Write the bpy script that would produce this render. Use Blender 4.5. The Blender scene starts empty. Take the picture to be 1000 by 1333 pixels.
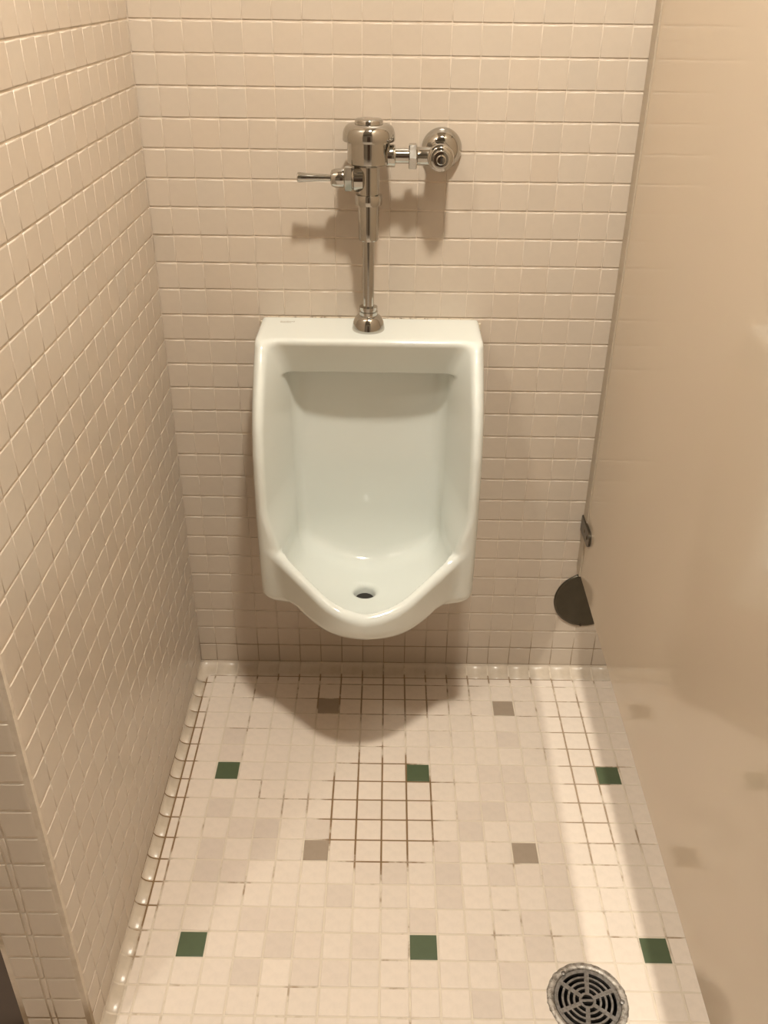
import bpy, bmesh, math, random
import numpy as np
from mathutils import Vector, Matrix

random.seed(7)
rng = np.random.default_rng(7)
scene = bpy.context.scene
COL = scene.collection

# ------------------------------------------------------------------ units
# everything below is measured in wall-tile pitches (one pitch = U metres):
# x to the right, y into the back wall (wall face y=0, room y<0), z up from the
# topmost tile joint in view; floor at z = FL
U = 0.0525
XC = 7.31
FL = -27.53
RP = 1.00972          # height of one wall-tile row
CEIL = 28.0
LX = -0.78            # left wall face
WY = -18.2            # free end of the left wing wall


def w(p):
    return Vector(((p[0] - XC) * U, p[1] * U, (p[2] - FL) * U))


# ------------------------------------------------------------------ camera
CAM = np.array([7.98533, -34.45788, 1.41155])
FPX = 1194.3
CR = np.array([0.9999068268, 0.0080330141, 0.0110366833])
CU = np.array([-0.0135850990, 0.5065151711, 0.8621240204])
CF = np.array([-0.0013352069, 0.8621936280, -0.5065771068])
cam_data = bpy.data.cameras.new('camera')
cam_data.sensor_fit = 'HORIZONTAL'
cam_data.sensor_width = 36.0
cam_data.lens = 36.0 * FPX / 1000.0
cam_data.clip_start = 0.01
cam = bpy.data.objects.new('camera', cam_data)
COL.objects.link(cam)
M = Matrix.Identity(4)
for i in range(3):
    M[i][0], M[i][1], M[i][2] = CR[i], CU[i], -CF[i]
M.translation = w(CAM)
cam.matrix_world = M
scene.camera = cam


def project(p):
    d = np.asarray(p, float) - CAM
    k = d @ CF
    return 500 + FPX * (d @ CR) / k, 666.5 - FPX * (d @ CU) / k


# ------------------------------------------------------------------ world, exposure
world = bpy.data.worlds.new('world')
scene.world = world
world.use_nodes = True
world.node_tree.nodes['Background'].inputs[0].default_value = (0.9, 0.75, 0.6, 1)
world.node_tree.nodes['Background'].inputs[1].default_value = 0.0
scene.view_settings.view_transform = 'Standard'
scene.view_settings.look = 'None'
scene.view_settings.gamma = 1.0
scene.view_settings.use_curve_mapping = False
scene.view_settings.exposure = -0.14

# ceiling lamps: (x, y, emission strength), built further down
LAMPS = [
    (10.7, -20.5, 850.0, 'round white ceiling light in front of the urinal'),
    (32.1, -32.0, 720.0, 'round white ceiling light over the stall behind the partition'),
    (-10.0, -33.5, 330.0, 'round white ceiling light outside the left wing wall'),
]
LAMP_COLOR = (1.0, 0.94, 0.825)

# ------------------------------------------------------------------ materials


class NT:
    def __init__(self, name):
        self.mat = bpy.data.materials.new(name)
        self.mat.use_nodes = True
        self.nt = self.mat.node_tree
        self.b = self.nt.nodes['Principled BSDF']

    def n(self, kind, **kw):
        nd = self.nt.nodes.new(kind)
        for k, v in kw.items():
            if k.startswith('i_'):
                nd.inputs[k[2:].replace('_', ' ')].default_value = v
            else:
                setattr(nd, k, v)
        return nd

    def l(self, a, b):
        self.nt.links.new(a, b)

    def math(self, op, a, b=None, clamp=False):
        nd = self.n('ShaderNodeMath', operation=op, use_clamp=clamp)
        for i, v in enumerate((a, b)):
            if v is None:
                continue
            if isinstance(v, (int, float)):
                nd.inputs[i].default_value = v
            else:
                self.l(v, nd.inputs[i])
        return nd.outputs[0]

    def mix(self, f, a, b, blend='MIX'):
        nd = self.n('ShaderNodeMix', data_type='RGBA', blend_type=blend)
        for s, v in ((nd.inputs['Factor'], f), (nd.inputs['A'], a), (nd.inputs['B'], b)):
            if isinstance(v, (int, float)):
                s.default_value = v
            elif isinstance(v, tuple):
                s.default_value = v if len(v) == 4 else (*v, 1)
            else:
                self.l(v, s)
        return nd.outputs['Result']

    def noise(self, scale, detail=2.0, rough=0.5, coord='Object', off=(0, 0, 0)):
        tc = self.n('ShaderNodeTexCoord')
        mp = self.n('ShaderNodeMapping')
        mp.inputs['Location'].default_value = off
        self.l(tc.outputs[coord], mp.inputs['Vector'])
        nz = self.n('ShaderNodeTexNoise')
        nz.inputs['Scale'].default_value = scale
        nz.inputs['Detail'].default_value = detail
        nz.inputs['Roughness'].default_value = rough
        self.l(mp.outputs[0], nz.inputs['Vector'])
        return nz.outputs[0]

    def ramp(self, f, lo, hi):
        nd = self.n('ShaderNodeMapRange', interpolation_type='SMOOTHSTEP')
        nd.inputs['From Min'].default_value = lo
        nd.inputs['From Max'].default_value = hi
        self.l(f, nd.inputs['Value'])
        return nd.outputs[0]

    def bump(self, h, strength, dist):
        nd = self.n('ShaderNodeBump')
        nd.inputs['Strength'].default_value = strength
        nd.inputs['Distance'].default_value = dist
        self.l(h, nd.inputs['Height'])
        self.l(nd.outputs[0], self.b.inputs['Normal'])

    def set(self, **kw):
        for k, v in kw.items():
            s = self.b.inputs[k.replace('_', ' ')]
            if isinstance(v, (int, float)):
                s.default_value = v
            elif isinstance(v, tuple):
                s.default_value = v if len(v) == 4 else (*v, 1)
            else:
                self.l(v, s)
        return self.mat


def make_tile_mat(name, col, rough, bump_s=0.12, speck=0.0, mott=0.10):
    m = NT(name)
    oi = m.n('ShaderNodeObjectInfo')
    geo = m.n('ShaderNodeNewGeometry')
    per = m.ramp(geo.outputs['Random Per Island'], 0.0, 1.0)
    nz = m.noise(60, 3, 0.6, 'Object')
    c = m.mix(m.math('MULTIPLY', m.ramp(nz, 0.35, 0.75), mott), col, tuple(x * 0.72 for x in col))
    c = m.mix(m.math('MULTIPLY', per, 0.05), c, tuple(x * 0.7 for x in col))
    c = m.mix(1.0, c, oi.outputs['Color'], 'MULTIPLY')
    m.bump(m.noise(900, 2, 0.5), bump_s, 0.0004)
    return m.set(Base_Color=c, Roughness=rough)


MT = {}
MT['wall_tile'] = make_tile_mat('almond_glazed_tile', (0.575, 0.49, 0.40), 0.30, 0.06)
MT['floor_tile'] = make_tile_mat('beige_porcelain_floor_tile', (0.755, 0.65, 0.555), 0.42, 0.12, mott=0.22)

m = NT('wall_grout')
nz = m.noise(40, 4, 0.6)
tc = m.n('ShaderNodeTexCoord')
sp = m.n('ShaderNodeSeparateXYZ')
m.l(tc.outputs['Object'], sp.inputs[0])
low = m.ramp(m.math('ADD', sp.outputs[2], m.math('MULTIPLY', m.noise(14, 3, 0.6), 0.10)), 0.19, 0.10)
spot = m.ramp(m.noise(11, 4, 0.65, off=(5.0, 0, 2.0)), 0.60, 0.70)
c = m.mix(m.ramp(nz, 0.3, 0.75), (0.68, 0.59, 0.49), (0.58, 0.49, 0.39))
c = m.mix(m.math('MULTIPLY', m.math('MAXIMUM', low, m.math('MULTIPLY', spot, 0.6)), 0.8), c, (0.26, 0.18, 0.10))
MT['grout'] = m.set(Base_Color=c, Roughness=0.85)


def dirty_grout():
    m = NT('floor_grout')
    tc = m.n('ShaderNodeTexCoord')
    sp = m.n('ShaderNodeSeparateXYZ')
    m.l(tc.outputs['Object'], sp.inputs[0])

    def ell(cx, cy, rx, ry):
        c = w((cx, cy, 0))
        a = m.math('DIVIDE', m.math('SUBTRACT', sp.outputs[0], c.x), rx * U)
        b = m.math('DIVIDE', m.math('SUBTRACT', sp.outputs[1], c.y), ry * U)
        return m.math('SUBTRACT', 1.0, m.math('SQRT', m.math('ADD', m.math('MULTIPLY', a, a), m.math('MULTIPLY', b, b))))
    nz = m.noise(22, 4, 0.65)
    nz2 = m.noise(9, 3, 0.6, off=(3.1, 1.7, 0))
    nzs = m.math('MULTIPLY', m.math('SUBTRACT', nz, 0.5), 0.9)
    p1 = m.ramp(m.math('ADD', ell(8.0, -8.6, 3.0, 3.9), nzs), 0.05, 0.32)
    p2 = m.ramp(m.math('ADD', ell(8.0, -2.0, 5.0, 2.6), m.math('MULTIPLY', nzs, 2.0)), 0.15, 0.6)
    p3 = m.ramp(m.math('ADD', ell(-0.4, -8.0, 0.7, 9.5), nzs), 0.1, 0.4)
    p4 = m.ramp(m.math('ADD', ell(16.4, -6.5, 1.7, 9.0), m.math('MULTIPLY', nzs, 1.6)), 0.2, 0.6)
    p5 = m.ramp(m.math('ADD', ell(9.0, -0.8, 11.0, 0.35), nzs), 0.05, 0.3)
    p2 = m.math('MAXIMUM', p2, p5)
    sc = m.ramp(nz2, 0.54, 0.64)
    sc = m.math('MULTIPLY', sc, m.ramp(nz, 0.42, 0.60))
    f = m.math('MAXIMUM', m.math('MAXIMUM', p1, m.math('MULTIPLY', p2, 0.8)), m.math('MAXIMUM', m.math('MAXIMUM', p3, m.math('MULTIPLY', p4, 0.75)), m.math('MULTIPLY', sc, 0.75)))
    c = m.mix(f, (0.66, 0.57, 0.46), (0.22, 0.135, 0.065))
    return m.set(Base_Color=c, Roughness=0.9)


MT['floor_grout'] = dirty_grout()

m = NT('cove_glaze')
nz = m.noise(30, 3, 0.6)
MT['cove'] = m.set(Base_Color=m.mix(m.ramp(nz, 0.4, 0.8), (0.60, 0.51, 0.41), (0.52, 0.43, 0.33)), Roughness=0.28)

m = NT('vitreous_china')
MT['china'] = m.set(Base_Color=(0.69, 0.71, 0.665), Roughness=0.09, IOR=1.52)
MT['china'].node_tree.nodes['Principled BSDF'].inputs['Coat Weight'].default_value = 0.0

m = NT('polished_chrome')
nz = m.noise(70, 3, 0.6)
MT['chrome'] = m.set(Base_Color=(0.50, 0.485, 0.45), Metallic=1.0, Roughness=m.math('ADD', 0.07, m.math('MULTIPLY', m.ramp(nz, 0.4, 0.8), 0.06)))

m = NT('cast_grey_metal')
nz = m.noise(160, 4, 0.65)
m.bump(nz, 0.4, 0.0008)
MT['cast'] = m.set(Base_Color=m.mix(m.ramp(nz, 0.35, 0.7), (0.27, 0.25, 0.23), (0.15, 0.135, 0.12)), Metallic=0.7, Roughness=0.42)

m = NT('cement_collar')
nz = m.noise(120, 5, 0.7)
m.bump(nz, 0.6, 0.0015)
MT['collar'] = m.set(Base_Color=m.mix(m.ramp(nz, 0.4, 0.62), (0.50, 0.46, 0.41), (0.22, 0.19, 0.16)), Metallic=0.6, Roughness=0.45)

m = NT('brushed_dark_steel')
nz = m.noise(40, 3, 0.6)
MT['steel'] = m.set(Base_Color=m.mix(nz, (0.10, 0.088, 0.065), (0.075, 0.066, 0.048)), Metallic=0.8, Roughness=0.34)

m = NT('bracket_steel')
nz = m.noise(40, 3, 0.6)
MT['bracket'] = m.set(Base_Color=m.mix(nz, (0.13, 0.11, 0.08), (0.08, 0.065, 0.045)), Metallic=0.8, Roughness=0.3)

m = NT('partition_enamel')
nz = m.noise(700, 2, 0.5)
m.bump(nz, 0.05, 0.0003)
nz2 = m.noise(3, 3, 0.5)
MT['panel'] = m.set(Base_Color=m.mix(nz2, (0.66, 0.555, 0.435), (0.64, 0.535, 0.42)), Roughness=0.06, Specular_IOR_Level=0.5)

m = NT('channel_metal')
nz = m.noise(60, 3, 0.6)
MT['channel'] = m.set(Base_Color=m.mix(nz, (0.46, 0.385, 0.295), (0.42, 0.35, 0.265)), Roughness=0.4)

m = NT('black_void')
nz = m.noise(30)
MT['black'] = m.set(Base_Color=m.mix(nz, (0.012, 0.010, 0.008), (0.02, 0.016, 0.012)), Roughness=0.6)

m = NT('dark_brown_wood')
nz = m.noise(14, 5, 0.6)
MT['wood'] = m.set(Base_Color=m.mix(nz, (0.085, 0.045, 0.025), (0.05, 0.026, 0.014)), Roughness=0.4)

m = NT('painted_plaster')
nz = m.noise(18, 4, 0.6)
m.bump(nz, 0.2, 0.001)
MT['plaster'] = m.set(Base_Color=m.mix(nz, (0.31, 0.26, 0.20), (0.28, 0.235, 0.185)), Roughness=0.7)

m = NT('ceiling_paint')
nz = m.noise(25, 4, 0.6)
MT['ceiling'] = m.set(Base_Color=m.mix(nz, (0.48, 0.44, 0.39), (0.45, 0.41, 0.36)), Roughness=0.8)

m = NT('lamp_trim_white')
nz = m.noise(20)
MT['trim'] = m.set(Base_Color=m.mix(nz, (0.8, 0.78, 0.74), (0.76, 0.74, 0.7)), Roughness=0.4)

m = NT('silicone_caulk')
nz = m.noise(90, 4, 0.7)
MT['caulk'] = m.set(Base_Color=m.mix(m.ramp(nz, 0.5, 0.68), (0.55, 0.47, 0.36), (0.14, 0.10, 0.06)), Roughness=0.6)

m = NT('grey_print')
MT['print'] = m.set(Base_Color=m.mix(m.noise(40), (0.30, 0.27, 0.22), (0.36, 0.32, 0.26)), Roughness=0.5)

m = NT('dark_speck')
MT['speck'] = m.set(Base_Color=m.mix(m.noise(40), (0.03, 0.02, 0.012), (0.05, 0.03, 0.02)), Roughness=0.6)


def lamp_mat(strength):
    m = NT('lamp_lens_glow')
    nz = m.noise(10)
    m.set(Base_Color=m.mix(nz, (0.9, 0.88, 0.84), (0.88, 0.86, 0.82)), Roughness=0.4)
    m.b.inputs['Emission Color'].default_value = (*LAMP_COLOR, 1)
    m.b.inputs['Emission Strength'].default_value = strength
    return m.mat


# ------------------------------------------------------------------ helpers
ORIGIN = {}


def empty(name, at):
    o = bpy.data.objects.new(name, None)
    o.empty_display_size = 0.05
    COL.objects.link(o)
    o.location = w(at)
    ORIGIN[o] = Vector(o.location)
    return o


def mk(name, verts, faces, mat, parent=None, origin=None, smooth=None):
    """verts in tile units (scene frame); becomes one mesh object."""
    if parent is not None:
        org = ORIGIN[parent]
    else:
        org = w(origin) if origin is not None else Vector((0, 0, 0))
    me = bpy.data.meshes.new(name)
    v = np.asarray(verts, float)
    v = (v - np.array([XC, 0, FL])) * U - np.array(org)
    if isinstance(faces, np.ndarray):
        me.vertices.add(len(v))
        me.vertices.foreach_set('co', v.ravel())
        n, k = faces.shape
        me.loops.add(n * k)
        me.loops.foreach_set('vertex_index', faces.ravel().astype(np.int32))
        me.polygons.add(n)
        me.polygons.foreach_set('loop_start', np.arange(0, n * k, k, dtype=np.int32))
        me.update(calc_edges=True)
        me.validate()
    else:
        me.from_pydata([tuple(p) for p in v], [], faces)
    me.materials.append(mat)
    if smooth is not None:
        me.polygons.foreach_set('use_smooth', [True] * len(me.polygons))
        if smooth < 179:
            me.set_sharp_from_angle(angle=math.radians(smooth))
    o = bpy.data.objects.new(name, me)
    COL.objects.link(o)
    ORIGIN[o] = org
    if parent is not None:
        o.parent = parent
    else:
        o.location = org
    return o


def tag(o, label=None, cat=None, group=None, kind=None):
    if label:
        o['label'] = label
    if cat:
        o['category'] = cat
    if group:
        o['group'] = group
    if kind:
        o['kind'] = kind
    return o


class MB:
    """collects shapes of ONE part"""

    def __init__(self):
        self.v, self.f = [], []

    def add(self, v, f):
        b = len(self.v)
        self.v += [tuple(p) for p in v]
        self.f += [tuple(i + b for i in q) for q in f]
        return self

    def box(self, lo, hi, bev=0.0):
        bm = bmesh.new()
        bmesh.ops.create_cube(bm, size=1)
        for q in bm.verts:
            for i in range(3):
                q.co[i] = lo[i] + (q.co[i] + 0.5) * (hi[i] - lo[i])
        if bev:
            bmesh.ops.bevel(bm, geom=bm.edges[:], offset=bev, segments=3, affect='EDGES', profile=0.5)
        return self.bm(bm)

    def bm(self, bm):
        bm.verts.index_update()
        self.add([q.co[:] for q in bm.verts], [[q.index for q in f.verts] for f in bm.faces])
        bm.free()
        return self

    def lathe(self, center, axis, prof, n=48, hexa=False):
        """prof: list of (along, radius) measured from center along axis"""
        a = Vector(axis).normalized()
        t = Vector((0, 0, 1)) if abs(a.z) < 0.9 else Vector((1, 0, 0))
        e1 = a.cross(t).normalized()
        e2 = a.cross(e1)
        c = Vector(center)
        vs, fs = [], []
        for s, r in prof:
            for i in range(n):
                th = 2 * math.pi * i / n
                vs.append(c + a * s + (e1 * math.cos(th) + e2 * math.sin(th)) * max(r, 1e-4))
        for k in range(len(prof) - 1):
            for i in range(n):
                j = (i + 1) % n
                fs.append((k * n + i, k * n + j, (k + 1) * n + j, (k + 1) * n + i))
        fs.append(tuple(reversed(range(n))))
        b = (len(prof) - 1) * n
        fs.append(tuple(range(b, b + n)))
        return self.add(vs, fs)

    def build(self, name, mat, parent=None, origin=None, smooth=None):
        o = mk(name, self.v, self.f, mat, parent, origin, smooth)
        bm = bmesh.new()
        bm.from_mesh(o.data)
        bmesh.ops.recalc_face_normals(bm, faces=bm.faces[:])
        bm.to_mesh(o.data)
        bm.free()
        if smooth is not None and smooth < 179:
            o.data.set_sharp_from_angle(angle=math.radians(smooth))
        return o


# ------------------------------------------------------------------ tiles
TH = 0.10             # tile body depth
GD = 0.026            # grout lies this far behind the tile face
BACK_R = Matrix.Rotation(math.radians(90), 3, 'X')
LEFT_R = Matrix.Rotation(math.radians(90), 3, 'Z') @ Matrix.Rotation(math.radians(90), 3, 'X')
FLOOR_R = Matrix.Identity(3)


def tile_arrays(ww, hh, bev=0.055, bx=1.0):
    """centred slab, outward +z, face at z=0; bx narrows the bevel of the upright edges"""
    rings = [(-TH, 0.0), (-bev, 0.0), (-bev * 0.30, bev * 0.30), (0.0, bev)]
    vs = []
    for z, ins in rings:
        a, b = ww / 2 - ins * bx, hh / 2 - ins
        vs += [(-a, -b, z), (a, -b, z), (a, b, z), (-a, b, z)]
    fs = []
    for k in range(3):
        for i in range(4):
            j = (i + 1) % 4
            fs.append((k * 4 + i, k * 4 + j, k * 4 + 4 + j, k * 4 + 4 + i))
    fs.append((12, 13, 14, 15))
    return np.array(vs), np.array(fs)


_tm = {}


def tile_mesh(ww, hh, bev, mat, bx=1.0):
    key = (round(ww, 3), round(hh, 3), bev, bx, mat.name)
    if key not in _tm:
        v, f = tile_arrays(ww, hh, bev, bx)
        me = bpy.data.meshes.new('tile')
        me.from_pydata([tuple(p) for p in v * U], [], [tuple(q) for q in f.tolist()])
        me.materials.append(mat)
        me.polygons.foreach_set('use_smooth', [True] * 12 + [False])
        _tm[key] = me
    return _tm[key]


def tile_field(parent, cells, R, mat, bev, joint, maxparts=300, tilt=0.0012, depth=0.003, colorf=None, visible=None, jx=None, bx=1.0):
    """cells: (centre in units, width, height, key). The tiles largest in view are parts, the rest one part."""
    jx = joint if jx is None else jx
    scored = []
    for c in cells:
        ctr, ww, hh, key = c
        ctr = Vector(ctr)
        s = 0.0
        if (np.array(ctr) - CAM) @ CF > 1:
            q = [project(ctr + R @ Vector((a * ww / 2, b * hh / 2, 0))) for a, b in ((-1, -1), (1, -1), (1, 1), (-1, 1))]
            area = 0.5 * abs(sum(q[i][0] * q[(i + 1) % 4][1] - q[(i + 1) % 4][0] * q[i][1] for i in range(4)))
            cu, cv = project(ctr)
            if -6 < cu < 1006 and -6 < cv < 1339 and (visible is None or visible(cu, cv, ctr)):
                s = area
        scored.append((s, c))
    scored.sort(key=lambda t: -t[0])
    parts = [c for s, c in scored[:maxparts] if s > 30]
    rest = [c for s, c in scored[len(parts):]]
    for ctr, ww, hh, key in parts:
        o = bpy.data.objects.new('tile', tile_mesh(ww - jx, hh - joint, bev, mat, bx))
        COL.objects.link(o)
        o.parent = parent
        J = Matrix.Rotation(random.gauss(0, tilt), 3, 'X') @ Matrix.Rotation(random.gauss(0, tilt), 3, 'Y')
        o.rotation_euler = (R @ J).to_euler()
        p = Vector(ctr) + R @ Vector((0, 0, random.uniform(-depth, depth)))
        o.location = w(p) - ORIGIN[parent]
        o.color = (*colorf(key), 1) if colorf else (1, 1, 1, 1)
    groups = {}
    for c in rest:
        col = tuple(round(x, 2) for x in colorf(c[3], True)) if colorf else (1, 1, 1)
        groups.setdefault(col, []).append(c)
    for col, lst in groups.items():
        V, F = [], []
        n = 0
        Rn = np.array(R)
        for ctr, ww, hh, key in lst:
            v, f = tile_arrays(ww - jx, hh - joint, bev, bx)
            V.append(v @ Rn.T + np.array(ctr))
            F.append(f + n)
            n += len(v)
        o = mk('tile_field', np.concatenate(V), np.concatenate(F), mat, parent)
        o.data.polygons.foreach_set('use_smooth', ([True] * 12 + [False]) * len(lst))
        o.color = (*col, 1)
        tag(o, kind='stuff')


def wall_color(key, coarse=False):
    if coarse:
        return (0.97, 0.97, 0.97)
    s = random.gauss(0.97, 0.012)
    t = random.gauss(0, 0.005)
    return (s + t, s, s - t)


# ------------------------------------------------------------------ setting: walls
RX, RY = 46.0, -72.0   # far right wall, wall behind the camera
LFX = -30.0

wall_back = MB().box((LFX, GD, FL - 1), (RX, 3.0, CEIL + 1)).build('wall_back', MT['grout'])
tag(wall_back, 'cream square-tiled back wall with the urinal on it', kind='structure')


def rows():
    """(centre z, height, index): row joints at z = -RP * r"""
    r = -int((CEIL) / RP) - 1
    out = []
    while r < 27:
        out.append((-RP * (r + 0.5), RP, r))
        r += 1
    return [q for q in out if q[0] + q[1] / 2 < CEIL + 1]


cells = []
for zc, h, r in rows():
    cells.append((((LX) / 2, 0, zc), -LX, h, (-1, r)))
    for c in range(0, int(RX)):
        cells.append(((c + 0.5, 0, zc), 1.0, h, (c, r)))
    for c in range(-1, int(LFX) - 1, -1):
        x = c - 2.5
        if x < LFX:
            break
        cells.append(((x, 0, zc), 1.0, h, (c - 3, r)))


def vis_back(u, v, p):
    if 350 < u < 605 and 425 < v < 765:
        return False
    if 380 < u < 570 and 425 < v < 810:
        return False
    edge = 862 - 0.1424 * v
    return u < edge + 12 and p.x > LX


tile_field(wall_back, cells, BACK_R, MT['wall_tile'], 0.036, 0.048, jx=0.030, bx=0.3, colorf=wall_color, visible=vis_back)

wall_left = MB().box((-2.94 + GD, WY + GD, FL - 1), (LX - GD, 0.2, CEIL + 1)).build('wall_left', MT['grout'])
tag(wall_left, 'cream square-tiled left wing wall ending in a rounded corner', kind='structure')
cells = []
for zc, h, r in rows():
    cells.append(((LX, -0.10, zc), 0.20, h, (-1, r)))
    for k in range(17):
        cells.append(((LX, -0.20 - k - 0.5, zc), 1.0, h, (k, r)))
tile_field(wall_left, cells, LEFT_R, MT['wall_tile'], 0.036, 0.048, jx=0.030, bx=0.3, colorf=wall_color)

# rounded corner tiles, one to a row, wrapping the free end of the wing wall
J = 0.055


def corner_profile(x_in, y_in, x_out, y_out, sgn, n=6, rad=0.30):
    """L-shaped plan outline (outer face then inner face)"""
    pts = [(x_out, y_in)]
    cx, cy = x_out - sgn * rad, y_out + rad
    for i in range(n + 1):
        a = i / n * math.pi / 2
        pts.append((cx + sgn * rad * math.cos(a), cy - rad * math.sin(a)))
    pts.append((x_in, y_out))
    return pts


def corner_mesh(prof, zh, name, bev=0.04):
    zz = [(-zh / 2 + J / 2, 0.05), (-zh / 2 + J / 2 + bev, 0.0), (zh / 2 - J / 2 - bev, 0.0), (zh / 2 - J / 2, 0.05)]
    n = len(prof)
    cxm = sum(p[0] for p in prof) / n
    vs, fs = [], []
    for z, ins in zz:
        for i, (x, y) in enumerate(prof):
            a = Vector(prof[max(i - 1, 0)])
            b = Vector(prof[min(i + 1, n - 1)])
            t = (b - a).normalized()
            nrm = Vector((t.y, -t.x))
            if nrm.y > 0.01 or (abs(nrm.y) < 0.01 and nrm.x * (prof[0][0] - cxm) < 0):
                nrm = -nrm
            vs.append((x - nrm.x * ins, y - nrm.y * ins, z))
    for k in range(3):
        for i in range(n - 1):
            fs.append((k * n + i, k * n + i + 1, (k + 1) * n + i + 1, (k + 1) * n + i))
    me = bpy.data.meshes.new(name)
    me.from_pydata([(x * U, y * U, z * U) for x, y, z in vs], [], fs)
    me.materials.append(MT['wall_tile'])
    bm = bmesh.new()
    bm.from_mesh(me)
    bmesh.ops.recalc_face_normals(bm, faces=bm.faces[:])
    bmesh.ops.solidify(bm, geom=bm.faces[:], thickness=0.05 * U)
    bm.to_mesh(me)
    bm.free()
    me.polygons.foreach_set('use_smooth', [True] * len(me.polygons))
    me.set_sharp_from_angle(angle=math.radians(50))
    return me


EX = -1.83
cm1 = corner_mesh([(x - LX, y - WY) for x, y in corner_profile(EX + J / 2, WY + 1.0 - J / 2, LX, WY, 1)], RP, 'corner_tile')
cm2 = corner_mesh([(x + 2.94, y - WY) for x, y in corner_profile(-2.02 - J / 2, WY + 1.0 - J / 2, -2.94, WY, -1)], RP, 'corner_tile')
sliver = tile_mesh(0.19 - J, RP - J, 0.03, MT['wall_tile'])
for zc, h, r in rows():
    for me, x, y, nm in ((cm1, LX, WY, 'corner_tile'), (cm2, -2.94, WY, 'corner_tile'), (sliver, EX - 0.095, WY, 'tile_strip')):
        o = bpy.data.objects.new(nm, me)
        COL.objects.link(o)
        o.parent = wall_left
        o.location = w((x, y, zc))
        if me is sliver:
            o.rotation_euler = BACK_R.to_euler()
        s = random.gauss(0.97, 0.02)
        o.color = (s, s, s, 1)

# far sides of the room, out of view
o = MB().box((RX, RY, FL - 1), (RX + 2, 3, CEIL + 1)).build('wall_right', MT['plaster'])
tag(o, 'plain cream wall at the far side of the stall', kind='structure')
o = MB().box((LFX, RY - 2, FL - 1), (RX, RY, CEIL + 1)).build('wall_front', MT['plaster'])
tag(o, 'plain cream wall behind the camera', kind='structure')
o = MB().box((LFX - 2, RY, FL - 1), (LFX, 3, CEIL + 1)).build('wall_far_left', MT['plaster'])
tag(o, 'plain cream wall beyond the left wing wall', kind='structure')
o = MB().box((LFX, RY, CEIL), (RX, 3, CEIL + 1)).build('ceiling', MT['ceiling'])
tag(o, 'flat painted ceiling', kind='structure')

# dark brown door leaf, assumed, beside the free end of the wing wall
d = MB().box((-20.0, WY + 0.35, FL + 0.15), (-3.02, WY + 1.15, FL + 39), 0.05).build('door_1', MT['wood'])
tag(d, 'assumed dark brown wooden door leaf beside the end of the wing wall', kind='structure')
MB().lathe((-18.6, WY + 0.35, FL + 18), (0, -1, 0), [(0, 0.5), (0.15, 0.5), (0.2, 0.2), (0.8, 0.2), (0.9, 0.5), (1.3, 0.55), (1.45, 0.3)], 24).build('door_knob', MT['chrome'], d, smooth=40)
d = MB().box((0.0, RY, FL + 0.15), (17.0, RY + 0.8, FL + 39), 0.05).build('reflection_door', MT['wood'])  # unseen door added to give the chrome its dark reflected line
tag(d, 'dark brown door added behind the camera for the dark line in the chrome', kind='structure')
MB().lathe((15.6, RY + 0.8, FL + 18), (0, 1, 0), [(0, 0.5), (0.15, 0.5), (0.2, 0.2), (0.8, 0.2), (0.9, 0.5), (1.3, 0.55), (1.45, 0.3)], 24).build('door_knob', MT['chrome'], d, smooth=40)

# ------------------------------------------------------------------ setting: floor
DX, DY, DR = 14.83, -16.60, 1.31      # floor drain
FX0, FY0 = 1.009, -6.270              # floor joints at x = FX0 + a, y = FY0 - f
COVE_Y, COVE_X = -0.76, -0.364


def floor_slab():
    bm = bmesh.new()
    # slab with a round hole for the drain
    ring = [bm.verts.new((DX + (DR - 0.05) * math.cos(t), DY + (DR - 0.05) * math.sin(t), FL - GD)) for t in np.linspace(0, 2 * math.pi, 64, endpoint=False)]
    q = 3.0
    sq = []
    for i in range(64):
        t = 2 * math.pi * i / 64
        c, s = math.cos(t), math.sin(t)
        k = q / max(abs(c), abs(s))
        sq.append(bm.verts.new((DX + k * c, DY + k * s, FL - GD)))
    for i in range(64):
        j = (i + 1) % 64
        bm.faces.new((ring[i], ring[j], sq[j], sq[i]))
    X = [LFX, DX - q, DX + q, RX]
    Y = [RY, DY - q, DY + q, 3.0]
    for i in range(3):
        for k in range(3):
            if i == 1 and k == 1:
                continue
            bm.faces.new([bm.verts.new(p) for p in ((X[i], Y[k], FL - GD), (X[i + 1], Y[k], FL - GD), (X[i + 1], Y[k + 1], FL - GD), (X[i], Y[k + 1], FL - GD))])
    ext = [bm.verts.new(p) for p in ((LFX, RY, FL - 4), (RX, RY, FL - 4), (RX, 3, FL - 4), (LFX, 3, FL - 4))]
    bm.faces.new(ext)
    return MB().bm(bm)


fs = floor_slab()
floor = mk('floor', fs.v, fs.f, MT['floor_grout'])
tag(floor, 'beige tiled floor with scattered green and brown squares', kind='structure')

DARK = {(0, -2), (0, -1), (0, 2), (0, 4), (0, 5), (1, 3), (1, 5), (2, 3), (2, 4), (2, 7), (2, 9), (3, 7), (3, 8), (4, 3), (4, 8), (4, 9), (5, 6), (5, 9), (6, 5), (6, 8), (7, 5), (8, 7), (9, 4), (9, 5), (9, 6), (10, 2), (10, 3), (10, 8), (10, 10), (11, 0), (11, 1), (11, 2), (11, 5), (11, 9), (12, -2), (12, 0), (12, 1), (12, 2), (12, 5), (12, 7), (12, 8), (13, 3), (13, 4), (13, 5), (13, 6)}
GREEN = (0.105, 0.165, 0.098)
BROWN = (0.46, 0.42, 0.37)


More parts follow.
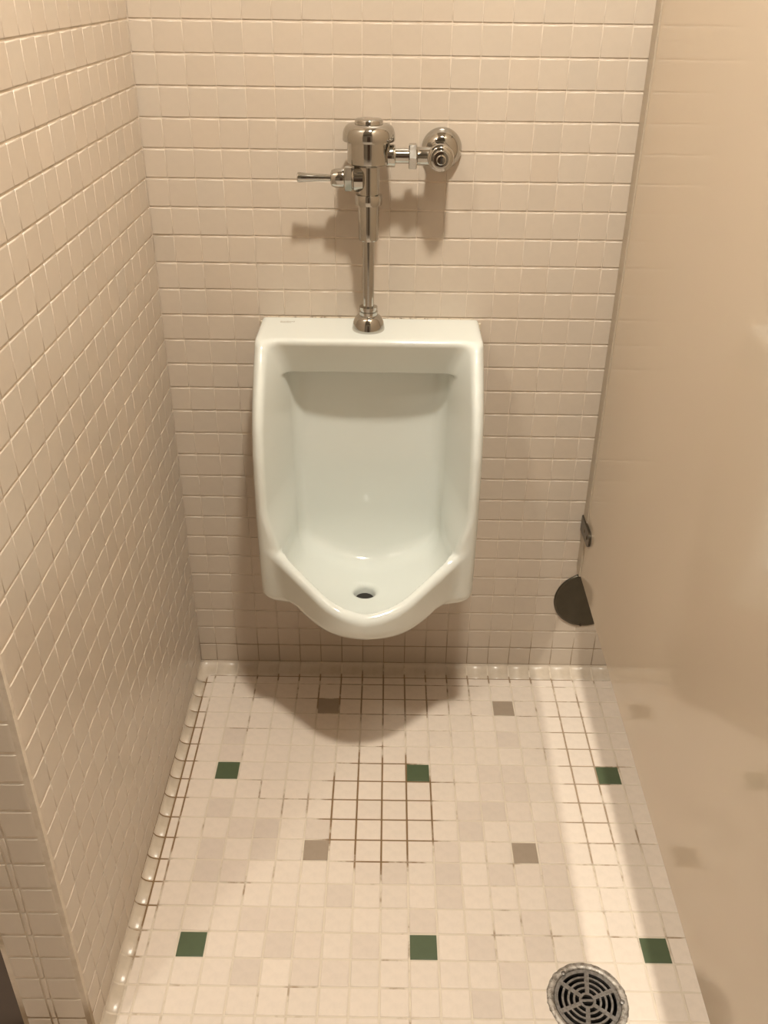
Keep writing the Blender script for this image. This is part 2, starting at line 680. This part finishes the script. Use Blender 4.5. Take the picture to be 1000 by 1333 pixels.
def floor_color(key, coarse=False):
    a, f = key
    if f is not None and a is not None:
        if a % 8 == 0 and f % 8 == 0:
            return GREEN
        if a % 8 == 4 and f % 8 == 4:
            return BROWN
    if coarse:
        return (0.97, 0.97, 0.97)
    s = random.gauss(0.985, 0.015)
    if key in DARK:
        s = random.gauss(0.89, 0.025)
        return (s + 0.01, s, s - 0.005)
    return (s, s, s - 0.005)


cells, cut = [], []
for a in range(-2, int(RX)):
    for f in range(-6, 62):
        x0 = FX0 + a
        x1 = x0 + 1
        y1 = FY0 - f
        y0 = y1 - 1
        if f == -6:
            y1 = COVE_Y
        if f == -6:
            y0 = FY0 + 5
        if y0 < RY or x1 > RX:
            continue
        if a == -2 and y1 > WY - 0.1:
            x0 = COVE_X
        c = ((x0 + x1) / 2, (y0 + y1) / 2, FL)
        cell = (c, x1 - x0, y1 - y0, (a, f))
        nx = min(max(DX, x0), x1)
        ny = min(max(DY, y0), y1)
        if math.hypot(nx - DX, ny - DY) < DR - 0.06:
            cut.append(cell)
        else:
            cells.append(cell)
for a in range(-3, int(LFX) - 1, -1):
    for f in range(12, 62):
        x0, y0 = FX0 + a, FY0 - f - 1
        if x0 < LFX or y0 < RY:
            continue
        cells.append(((x0 + 0.5, y0 + 0.5, FL), 1.0, 1.0, (a, f)))


def vis_floor(u, v, p):
    if u > 752 + 0.2985 * (v - 745) + 10:
        return False
    return p.x > LX and not (p.y > -1.2 and p.x < -0.3)


tile_field(floor, cells, FLOOR_R, MT['floor_tile'], 0.022, 0.068, maxparts=300, tilt=0.002, depth=0.003, colorf=floor_color, visible=vis_floor)

# tiles nibbled round to take the drain
for c in cut:
    ctr, ww, hh, key = c
    me = bpy.data.meshes.new('tile')
    v, f = tile_arrays(ww - 0.06, hh - 0.06, 0.022)
    me.from_pydata([tuple(p) for p in v * U], [], [tuple(q) for q in f.tolist()])
    bm = bmesh.new()
    bm.from_mesh(me)
    N = 28
    # cut along the circle by a fan of bisections, then drop the faces inside
    for i in range(N):
        t = 2 * math.pi * (i + 0.5) / N
        px, py = (DX - ctr[0]) + DR * math.cos(t), (DY - ctr[1]) + DR * math.sin(t)
        if abs(px) < ww / 2 + 0.35 and abs(py) < hh / 2 + 0.35:
            bmesh.ops.bisect_plane(bm, geom=bm.verts[:] + bm.edges[:] + bm.faces[:], plane_co=(px * U, py * U, 0), plane_no=(math.cos(t), math.sin(t), 0))
    rin = DR * 1.0001 * U
    dead = [q for q in bm.faces if math.hypot(q.calc_center_median().x - (DX - ctr[0]) * U, q.calc_center_median().y - (DY - ctr[1]) * U) < rin]
    bmesh.ops.delete(bm, geom=dead, context='FACES')
    if not bm.faces:
        bm.free()
        continue
    bm.to_mesh(me)
    bm.free()
    me.materials.append(MT['floor_tile'])
    o = bpy.data.objects.new('tile', me)
    COL.objects.link(o)
    o.parent = floor
    o.location = w(ctr)
    o.color = (*floor_color(key), 1)

# ------------------------------------------------------------------ cove base


def cove_profile(depth, height, n=7, drop=0.0):
    """outline from the wall joint down and out to the floor joint: (out, up)"""
    pts = [(0.0, height)]
    for i in range(1, n):
        a = i / n * math.pi / 2
        pts.append((depth * 0.92 * (1 - math.cos(a)), height * (1 - math.sin(a)) + 0.015))
    pts.append((depth * 0.95, 0.012))
    pts.append((depth, -0.02))
    return pts


CH = -27 * RP - FL + 0.0
def cove_body(name, prof, p0, p1, out, label):
    """one long grout bed just behind the cove tiles, from p0 to p1 (plan points on the wall line)"""
    ring = [(o_ - 0.025 if i else -0.3, u_ - 0.028) for i, (o_, u_) in enumerate(prof)]
    ring = [(-0.3, -0.4), (-0.3, prof[0][1] - 0.004), (0.0, prof[0][1] - 0.004)] + ring[1:] + [(prof[-1][0] - 0.02, -0.4)]
    n = len(ring)
    vs = []
    for p in (p0, p1):
        for o_, u_ in ring:
            vs.append((p[0] + out[0] * o_, p[1] + out[1] * o_, FL + u_))
    fs = [(i, (i + 1) % n, n + (i + 1) % n, n + i) for i in range(n)] + [tuple(range(n)), tuple(range(2 * n - 1, n - 1, -1))]
    return tag(MB().add(vs, fs).build(name, MT['floor_grout']), label, kind='structure')


pb = cove_profile(-COVE_Y - 0.03, CH)
pl = cove_profile(COVE_X - LX - 0.03, CH)
bb = cove_body('baseboard_back', pb, (LX, 0), (RX, 0), (0, -1), 'low cream cove base along the foot of the back wall')
bl = cove_body('baseboard_left', pl, (LX, WY + 0.1), (LX, 0), (1, 0), 'low cream cove base along the foot of the left wing wall')


def cove_piece(prof, length, name):
    """runs along local x, stands out along local -y"""
    vs, fs = [], []
    n = len(prof)
    L2 = length / 2 - 0.03
    for x, ins in ((-L2, 0.03), (-L2 + 0.03, 0), (L2 - 0.03, 0), (L2, 0.03)):
        for o_, u_ in prof:
            vs.append((x, -(o_ - ins * 0.3), u_ - ins))
    for k in range(3):
        for i in range(n - 1):
            fs.append((k * n + i, (k + 1) * n + i, (k + 1) * n + i + 1, k * n + i + 1))
    me = bpy.data.meshes.new(name)
    me.from_pydata([(a * U, b * U, c * U) for a, b, c in vs], [], fs)
    bm = bmesh.new()
    bm.from_mesh(me)
    bmesh.ops.recalc_face_normals(bm, faces=bm.faces[:])
    bm.to_mesh(me)
    bm.free()
    if me.polygons[len(me.polygons) // 2].normal.z < 0:
        me.flip_normals()
    me.materials.append(MT['cove'])
    me.polygons.foreach_set('use_smooth', [True] * len(me.polygons))
    me.set_sharp_from_angle(angle=math.radians(55))
    return me


cb, cl = cove_piece(pb, 1.0, 'cove_tile'), cove_piece(pl, 1.0, 'cove_tile')
for c in range(0, int(RX)):
    o = bpy.data.objects.new('cove_tile', cb)
    COL.objects.link(o)
    o.parent = bb
    o.location = w((c + 0.5, 0, FL))
LRot = Matrix.Rotation(math.radians(90), 3, 'Z')
for f in range(-5, 12):
    y = FY0 - f - 0.5
    o = bpy.data.objects.new('cove_tile', cl)
    COL.objects.link(o)
    o.parent = bl
    o.location = w((LX, y, FL))
    o.rotation_euler = LRot.to_euler()
# inside corner piece
nn = len(pb)
vs = []
Lx, Ly = -LX - 0.03, 1.24
for i in range(nn):
    (ob, ub), (ol, ul) = pb[i], pl[i]
    r_ = 0.30
    cx, cy = ol + r_, ob + r_
    row = [(0.0 + Lx, ob)]
    for s in range(7):
        a = s / 6 * math.pi / 2
        row.append((cx - r_ * math.sin(a), cy - r_ * math.cos(a)))
    row.append((ol, Ly))
    for x, y in row:
        vs.append((LX + x, -y, FL + ub))
m_ = 9
fs_ = [(i * m_ + j, i * m_ + j + 1, (i + 1) * m_ + j + 1, (i + 1) * m_ + j) for i in range(nn - 1) for j in range(m_ - 1)]
o = mk('cove_corner', vs, fs_, MT['cove'], bb, smooth=60)
if sum(p.normal.z for p in o.data.polygons) < 0:
    o.data.flip_normals()

# ------------------------------------------------------------------ urinal (one glazed body from a distance field)
UX, UTOP = 7.31, -10.12


def smax(a, b, k):
    h = np.clip(0.5 + 0.5 * (a - b) / k, 0, 1)
    return b + (a - b) * h + k * h * (1 - h)


def smin(a, b, k):
    return -smax(-a, -b, k)


DZ = np.array([-24.0, -21.0, -20.0, -18.8, -17.7, -16.3, -15.0, -13.8, -12.7, -12.0, -11.4, -10.8, -10.4, -10.1, -9.0])
DD = np.array([4.30, 4.60, 4.78, 4.95, 5.05, 5.12, 5.12, 5.02, 4.72, 4.35, 3.92, 3.42, 3.05, 2.80, 2.2])
zz_ = np.linspace(-24, -9, 600)
dd_ = np.interp(zz_, DZ, DD)
ker = np.hanning(31)
ker /= ker.sum()
dd_ = np.convolve(np.pad(dd_, 15, mode='edge'), ker, mode='valid')
slope_ = np.gradient(dd_, zz_)


def urinal_sdf(X, D, Z):
    aX = np.abs(X)
    dz = np.interp(Z, zz_, dd_)
    sl = np.interp(Z, zz_, slope_)
    front = (D - dz) / np.sqrt(1 + sl * sl)
    A = smax(aX - 4.20, front, 0.55)
    A = smax(A, Z - UTOP, 0.22)
    A = smax(A, -20.42 - Z, 0.6)
    # lip: V-shaped in plan, running out past the side shields
    zr = -17.85 - 0.56 * np.clip(D - 5.0, 0, None)
    taper = 0.14 * np.clip(zr - Z, 0, None)
    f1 = 0.663 * aX + 0.749 * D - 6.20
    tip = D - 7.45
    plan = smax(f1, tip, 0.85)
    plan = smax(plan + taper, aX - 3.75, 0.4)
    zb = -20.22 - 0.45 * (7.4 - D) * np.clip(1 - (aX / 2.7) ** 2, 0, 1)
    B = smax(plan, (Z - zr) / 1.14, 0.24)
    B = smax(B, (zb - Z) / 1.08, 0.5)
    body = smin(A, B, 0.35)
    body = smax(body, -D, 0.05)
    # recess
    fas = np.where(Z > -11.55, 2.0 + 0.46 * (Z + 11.55), 2.0)
    backd = 0.82 + 0.25 * np.clip(np.abs(X) / 3.0, 0, 1.3) ** 3 + 0.35 * np.clip((-18.2 - Z) / 2.4, 0, 2) ** 2
    t = np.clip((Z + 11.85) / 0.30, 0, 1)
    t = t * t * (3 - 2 * t)
    backd = backd * (1 - t) + fas * t
    q = np.clip((-15.8 - Z) / 2.4, 0, 1)
    wf = 3.80 - 0.48 * q * q * (3 - 2 * q)
    wc = 2.90 + (wf - 2.90) * np.clip((D - 0.9) / np.maximum(dz - 0.9, 0.6), 0, 1.1)
    zf = -20.62 + 0.13 * X * X + 0.10 * np.clip(D - 3.4, 0, None) ** 2
    rimin = smax(f1 + 0.40, D - 7.04, 0.8) - 3.0 * np.clip(Z - zr, 0, None)
    Cv = smax(aX - wc, (backd - D) * 0.85, 0.45)
    Cv = smax(Cv, zf - Z, 0.7)
    Cv = smax(Cv, rimin, 0.3)
    body = smax(body, -Cv, 0.24)
    # outlet
    hole = np.hypot(X + 0.13, D - 3.42) - (0.44 + 0.10 * np.clip((Z + 20.7) / 0.5, -1, 1))
    hole = smax(hole, -21.35 - Z, 0.05)
    return smax(body, -hole, 0.22)


def surface_nets(fn, lo, hi, h):
    ax = [np.arange(a, b + h, h) for a, b in zip(lo, hi)]
    G = np.meshgrid(*ax, indexing='ij')
    S = fn(*G)
    n = S.shape
    inside = S < 0
    cs = [inside[i:n[0] - 1 + i, j:n[1] - 1 + j, k:n[2] - 1 + k] for i in (0, 1) for j in (0, 1) for k in (0, 1)]
    cnt = sum(c.astype(np.int8) for c in cs)
    act = (cnt > 0) & (cnt < 8)
    idx = -np.ones(act.shape, np.int64)
    I = np.argwhere(act)
    idx[act] = np.arange(len(I))
    P = np.zeros((len(I), 3))
    W = np.zeros(len(I))
    for a in range(3):
        b, c = [q for q in range(3) if q != a]
        for ib in (0, 1):
            for ic in (0, 1):
                o0 = [0, 0, 0]
                o0[b], o0[c] = ib, ic
                o1 = list(o0)
                o1[a] = 1
                s0 = S[tuple((I + o0).T)]
                s1 = S[tuple((I + o1).T)]
                x = (s0 < 0) != (s1 < 0)
                t = np.where(x, s0 / np.where(x, s0 - s1, 1), 0)
                p = (I + o0).astype(float)
                p[:, a] += t
                P += p * x[:, None]
                W += x
    P = P / W[:, None] * h + np.array(lo)
    for _ in range(4):
        e = 0.01
        s = fn(*P.T)
        g = np.stack([(fn(*(P + d).T) - fn(*(P - d).T)) / (2 * e) for d in np.eye(3) * e], 1)
        step = (s / np.maximum((g * g).sum(1), 0.05))[:, None] * g
        P -= np.clip(step, -h * 0.5, h * 0.5) * 0.8
    F = []
    for a in range(3):
        b, c = (a + 1) % 3, (a + 2) % 3
        s0 = [slice(None)] * 3
        s1 = [slice(None)] * 3
        s0[a], s1[a] = slice(0, -1), slice(1, None)
        flip = inside[tuple(s0)] != inside[tuple(s1)]
        E_ = np.argwhere(flip)
        ok = (E_[:, b] > 0) & (E_[:, c] > 0) & (E_[:, b] < n[b] - 1) & (E_[:, c] < n[c] - 1)
        E_ = E_[ok]
        ins = inside[tuple(E_.T)]
        q = []
        for db, dc in ((1, 1), (0, 1), (0, 0), (1, 0)):
            e = E_.copy()
            e[:, b] -= db
            e[:, c] -= dc
            q.append(idx[tuple(e.T)])
        q = np.stack(q, 1)
        q[~ins] = q[~ins][:, ::-1]
        F.append(q)
    return P, np.concatenate(F)


P_, F_ = surface_nets(urinal_sdf, (-4.5, -0.25, -23.6), (4.5, 7.9, -9.7), 0.075)
V_ = np.stack([P_[:, 0] + UX, -P_[:, 1], P_[:, 2]], 1)
F_ = F_[:, ::-1]
urinal = empty('urinal', (UX, 0, -21.5))
tag(urinal, 'white china wall urinal with side shields and pointed lip', 'urinal')
body = mk('body', V_, F_, MT['china'], urinal, smooth=180)

MB().lathe((UX - 0.13, -3.42, -21.06), (0, 0, 1), [(0, 0.44), (0.06, 0.44), (0.08, 0.42), (0.03, 0.30), (0.02, 0.0)], 32).build('outlet', MT['black'], urinal, smooth=50)  # black disc stands in for the dark depth of the hole
cb_ = MB()
cb_.box((UX - 4.02, -0.07, UTOP - 0.08), (UX + 4.02, 0.02, UTOP + 0.03), 0.03)
cb_.box((UX - 4.29, -0.07, -20.1), (UX - 4.15, 0.05, UTOP - 0.15), 0.03)
cb_.box((UX + 4.15, -0.07, -20.1), (UX + 4.29, 0.05, UTOP - 0.15), 0.03)
cb_.build('caulk_bead', MT['caulk'], urinal, smooth=40)
mkp = MB()
for k in range(9):
    hh = 0.07 if k % 4 else 0.11
    x = UX - 3.42 + k * 0.062
    mkp.box((x, -0.55 - hh / 2, UTOP - 0.003), (x + 0.038, -0.55 + hh / 2, UTOP + 0.006))
mkp.box((UX - 3.42, -0.68, UTOP - 0.003), (UX - 3.0, -0.66, UTOP + 0.006))
mkp.build('printed_mark', MT['print'], urinal)

# ------------------------------------------------------------------ flush valve
VX, VY = 7.26, -1.30
valve = empty('flush_valve', (VX, VY, UTOP))
tag(valve, 'chrome flush valve with side lever above the urinal', 'flush valve')
CHR = MT['chrome']
A = (VX, VY, 0)
Z = (0, 0, 1)
MB().lathe(A, Z, [(UTOP + 0.002, 0.60), (UTOP + 0.05, 0.61), (UTOP + 0.12, 0.60), (UTOP + 0.30, 0.565), (UTOP + 0.45, 0.50), (UTOP + 0.54, 0.42), (UTOP + 0.58, 0.34), (UTOP + 0.585, 0.28)]).build('spud_flange', CHR, valve, smooth=40)
MB().lathe(A, Z, [(-9.58, 0.30), (-9.56, 0.34), (-9.42, 0.345), (-9.40, 0.30), (-9.34, 0.30), (-9.33, 0.335), (-9.24, 0.335), (-9.22, 0.24)]).build('spud_nut', CHR, valve, smooth=40)
MB().lathe(A, Z, [(-9.6, 0.205), (-6.6, 0.205)], 40).build('flush_tube', CHR, valve, smooth=40)
MB().lathe(A, Z, [(-6.80, 0.22), (-6.82, 0.33), (-6.76, 0.355), (-6.68, 0.36), (-5.60, 0.375), (-5.55, 0.36)]).build('tailpiece', CHR, valve, smooth=35)
MB().lathe(A, Z, [(-5.60, 0.40), (-5.58, 0.46), (-5.54, 0.475), (-5.28, 0.475), (-5.24, 0.46), (-5.22, 0.38)]).build('coupling_nut', CHR, valve, smooth=35)
MB().lathe(A, Z, [(-5.30, 0.37), (-4.32, 0.375), (-4.27, 0.45), (-4.24, 0.66), (-4.19, 0.72), (-4.10, 0.735), (-3.52, 0.74), (-3.40, 0.74)], 64).build('valve_body', CHR, valve, smooth=35)
cap = MB().lathe(A, Z, [(-3.50, 0.80), (-3.485, 0.885), (-3.45, 0.90), (-3.25, 0.885), (-3.12, 0.85), (-3.02, 0.78), (-2.97, 0.70), (-2.95, 0.60), (-2.945, 0.40)], 64).build('cap', CHR, valve, smooth=40)
MB().lathe(A, Z, [(-2.96, 0.48), (-2.86, 0.475), (-2.82, 0.455), (-2.80, 0.42), (-2.795, 0.1)], 48).build('cap_button', CHR, cap, smooth=40)
# lever side (towards -x)
LZ = -4.72
L_ = (VX, VY, LZ)
NX = (-1, 0, 0)
MB().lathe(L_, NX, [(0.20, 0.44), (0.50, 0.44), (0.52, 0.40), (0.58, 0.37)], 40).build('lever_boss', CHR, valve, smooth=35)


def hexnut(c, axis, s0, s1, r, name, parent):
    return MB().lathe(c, axis, [(s0, r * 0.90), (s0 + 0.03, r), (s1 - 0.03, r), (s1, r * 0.90)], 6).build(name, CHR, parent, smooth=20)


hexnut(L_, NX, 0.56, 0.84, 0.44, 'lever_nut', valve)
hs = MB().lathe(L_, NX, [(0.82, 0.26), (0.84, 0.31), (0.90, 0.32), (1.18, 0.31), (1.28, 0.27), (1.32, 0.20)], 40).build('lever_socket', CHR, valve, smooth=35)
MB().lathe(L_, (-1, 0, 0.005), [(1.25, 0.115), (1.6, 0.12), (2.1, 0.145), (2.40, 0.17), (2.45, 0.165), (2.47, 0.14)], 32).build('lever', CHR, valve, smooth=35)
# supply side (towards +x)
SZ = -3.97
S_ = (VX, VY, SZ)
PX = (1, 0, 0)
MB().lathe(S_, PX, [(0.6, 0.36), (0.86, 0.37), (0.90, 0.36), (0.92, 0.28)], 40).build('outlet_collar', CHR, valve, smooth=35)
MB().lathe(S_, PX, [(0.85, 0.245), (2.35, 0.245)], 40).build('supply_tube', CHR, valve, smooth=35)
hexnut(S_, PX, 1.36, 1.64, 0.45, 'supply_nut', valve)
MB().lathe(S_, PX, [(1.62, 0.28), (1.66, 0.30), (2.2, 0.30)], 40).build('supply_sleeve', CHR, valve, smooth=35)
QX = 9.70
Q_ = (QX, 0, SZ)
NY = (0, -1, 0)
MB().lathe((QX + 0.10, 0, SZ + 0.06), NY, [(0.0, 0.70), (0.03, 0.715), (0.10, 0.71), (0.24, 0.66), (0.38, 0.56), (0.46, 0.46), (0.50, 0.40)], 56).build('wall_flange', CHR, valve, smooth=40)
st = MB().lathe(Q_, NY, [(0.30, 0.40), (1.35, 0.42), (1.45, 0.45), (1.62, 0.45), (1.68, 0.43), (1.70, 0.38), (1.78, 0.37), (1.80, 0.34)], 56).build('stop_body', CHR, valve, smooth=35)
MB().lathe(Q_, NY, [(1.78, 0.29), (1.92, 0.285), (1.96, 0.26), (1.965, 0.22)], 40).build('stop_cap', CHR, st, smooth=35)
MB().lathe(Q_, NY, [(1.94, 0.17), (2.02, 0.165), (2.05, 0.13), (2.055, 0.05)], 32).build('stop_screw', CHR, st, smooth=35)
MB().box((QX - 0.025, -2.062, SZ - 0.12), (QX + 0.025, -2.05, SZ + 0.12)).build('screw_slot', MT['black'], st)  # black bar laid on the screw in place of a shaded slot

# ------------------------------------------------------------------ partition
PX0, PY0, PSL = 16.70, -0.28, 0.0125


def px(y):
    return PX0 + PSL * (y - PY0)


PB, PT, PF = -21.62, 24.0, -30.0  # panel top raised out of view to keep the stall lamp off the wall
part = empty('toilet_partition', (px(-30) + 0.25, -30, FL))
tag(part, 'beige enamelled metal partition panel right of the urinal', 'partition')


def slab(name, y0, y1, z0, z1, x_off, th, mat, bev=0.05):
    bm = bmesh.new()
    bmesh.ops.create_cube(bm, size=1)
    for q in bm.verts:
        y = y0 + (q.co.y + 0.5) * (y1 - y0)
        z = z0 + (q.co.z + 0.5) * (z1 - z0)
        x = px(y) + x_off + (q.co.x + 0.5) * th
        q.co = (x, y, z)
    if bev:
        bmesh.ops.bevel(bm, geom=bm.edges[:], offset=bev, segments=3, affect='EDGES', profile=0.5)
    return MB().bm(bm)


panel = slab('panel', PF, PY0, PB, PT, 0, 0.48, MT['panel']).build('panel', MT['panel'], part)
slab('pilaster', PF - 2.6, PF - 0.15, FL + 0.05, 24.0, -0.06, 0.6, MT['panel']).build('pilaster', MT['panel'], part)
slab('shoe', PF - 2.75, PF, FL, FL + 1.5, -0.13, 0.74, MT['steel'], 0.04).build('pilaster_shoe', MT['steel'], part)


def bracket(zc):
    """U-shaped stirrup: two ears on the panel, a plate on the wall"""
    b = MB()
    for side in (-1, 1):
        x = px(-0.9) + (-0.13 if side < 0 else 0.51)
        # ear with a rounded end
        out = [(0.0, -0.36), (-1.35, -0.36)]
        for i in range(1, 8):
            a = -math.pi / 2 + i / 8 * math.pi
            out.append((-1.35 - 0.36 * math.cos(a), 0.36 * math.sin(a)))
        out += [(-1.35, 0.36), (0.0, 0.36)]
        n = len(out)
        vs = [(x, y - 0.02, zc + z) for y, z in out] + [(x + 0.10, y - 0.02, zc + z) for y, z in out]
        fs = [tuple(range(n)), tuple(range(2 * n - 1, n - 1, -1))] + [(i, (i + 1) % n, n + (i + 1) % n, n + i) for i in range(n)]
        b.add(vs, fs)
    b.box((px(0) - 0.10, -0.12, zc - 0.36), (px(0) + 0.58, -0.01, zc + 0.36))
    o = b.build('bracket', MT['bracket'], part, smooth=30)
    for y in (-0.75, -1.3):
        MB().lathe((px(y) - 0.09, y, zc), (-1, 0, 0), [(0, 0.13), (0.03, 0.12), (0.06, 0.07), (0.065, 0.01)], 16).build('screw', MT['bracket'], o, smooth=40)


slab('wall_channel', -0.72, -0.005, PB, PT, -0.07, 0.62, MT['channel'], 0.03).build('wall_channel', MT['channel'], part)
bracket(-19.2)
bracket(3.2)

# ------------------------------------------------------------------ clean-out cover on the wall
CX, CZ, CRAD = 17.28, -23.36, 1.47
cov = empty('cleanout_cover', (CX, 0, CZ))
tag(cov, 'round dark steel clean-out cover low on the tiled wall', 'wall cover')
MB().lathe((CX, 0, CZ), NY, [(0.0, CRAD), (0.05, CRAD), (0.085, CRAD - 0.03), (0.10, CRAD - 0.09), (0.085, CRAD - 0.16), (0.085, 0.0)], 72).build('plate', MT['steel'], cov, smooth=25)
MB().lathe((CX - 0.1, -0.09, CZ - CRAD + 0.08), NY, [(0, 0.06), (0.04, 0.055), (0.06, 0.03), (0.062, 0.01)], 16).build('screw', MT['speck'], cov, smooth=40)

# ------------------------------------------------------------------ floor drain
drain = empty('floor_drain', (DX, DY, FL))
tag(drain, 'round grey metal floor drain with slotted grate', 'floor drain')
cp = (DX, DY, FL)


def tube(prof, n=64):
    """open surface of revolution about the drain axis"""
    b = MB()
    vs = [(DX + r * math.cos(2 * math.pi * i / n), DY + r * math.sin(2 * math.pi * i / n), FL + z) for z, r in prof for i in range(n)]
    fs = [(k * n + i, k * n + (i + 1) % n, (k + 1) * n + (i + 1) % n, (k + 1) * n + i) for k in range(len(prof) - 1) for i in range(n)]
    return b.add(vs, fs)


tube([(-0.14, 1.10), (-1.0, 0.98), (-2.2, 0.8), (-2.6, 0.5), (-2.65, 0.02)]).build('drain_cup', MT['black'], drain, smooth=60)
# outer collar with a ragged edge
n = 96
ring = [(-0.14, 1.30), (0.0, 1.33), (0.035, 1.29), (0.045, 1.20), (0.03, 1.12), (-0.02, 1.085), (-0.14, 1.08)]
b = MB()
vs = []
jit = [random.uniform(-0.018, 0.018) for _ in range(n)]
for k, (z, r) in enumerate(ring):
    for i in range(n):
        rr = r + (jit[i] if k in (0, 1, 2) else jit[i] * 0.2)
        vs.append((DX + rr * math.cos(2 * math.pi * i / n), DY + rr * math.sin(2 * math.pi * i / n), FL + z))
fs2 = [(k * n + i, k * n + (i + 1) % n, (k + 1) * n + (i + 1) % n, (k + 1) * n + i) for k in range(len(ring) - 1) for i in range(n)]
b.add(vs, fs2).build('collar', MT['collar'], drain, smooth=60)


def annulus(b, r0, r1, z0, z1, n=72):
    vs = []
    for r, z in ((r0, z0), (r1, z0), (r1, z1), (r0, z1)):
        vs += [(DX + r * math.cos(2 * math.pi * i / n), DY + r * math.sin(2 * math.pi * i / n), FL + z) for i in range(n)]
    fs = [(k * n + i, k * n + (i + 1) % n, ((k + 1) % 4) * n + (i + 1) % n, ((k + 1) % 4) * n + i) for k in range(4) for i in range(n)]
    b.add(vs, fs)


b = MB()
ZT, ZB = 0.0, -0.12
annulus(b, 0.955, 1.075, ZB, ZT)
for r0, r1 in ((0.77, 0.84), (0.585, 0.655), (0.40, 0.47), (0.20, 0.275)):
    annulus(b, r0, r1, ZB, ZT, 56)
for k in range(6):
    a = math.radians(22 + 60 * k)
    ca, sa = math.cos(a), math.sin(a)
    hw_ = 0.065
    q = [(r, s) for r in (0.19, 1.0) for s in (-hw_, hw_)]
    vs = []
    for z in (ZB, ZT + 0.002):
        for r, s in ((0.19, -hw_), (1.0, -hw_ * 1.2), (1.0, hw_ * 1.2), (0.19, hw_)):
            vs.append((DX + r * ca - s * sa, DY + r * sa + s * ca, FL + z))
    b.add(vs, [(0, 1, 2, 3), (4, 7, 6, 5), (0, 4, 5, 1), (1, 5, 6, 2), (2, 6, 7, 3), (3, 7, 4, 0)])
b.box((DX - 0.2, DY - 0.045, FL + ZB), (DX + 0.2, DY + 0.045, FL + ZT))
b.build('grate', MT['cast'], drain, smooth=30)
for a in (125, -3):
    x, y = DX + 1.12 * math.cos(math.radians(a)), DY + 1.12 * math.sin(math.radians(a))
    MB().lathe((x, y, FL + 0.02), Z, [(0, 0.085), (0.03, 0.08), (0.05, 0.05), (0.052, 0.01)], 20).build('screw', MT['cast'], drain, smooth=40)

# ------------------------------------------------------------------ ceiling lamps
for x, y, s, lab in LAMPS:
    t = empty('ceiling_light', (x, y, CEIL))
    tag(t, lab, 'ceiling light', 'round ceiling lights')
    MB().lathe((x, y, CEIL), (0, 0, -1), [(0, 1.95), (0.12, 1.95), (0.20, 1.88), (0.22, 1.75), (0.14, 1.62)], 48).build('trim_ring', MT['trim'], t, smooth=40)
    MB().lathe((x, y, CEIL), (0, 0, -1), [(0.15, 1.55), (0.20, 1.5), (0.21, 1.2)], 32).build('lens', lamp_mat(s), t, smooth=40)
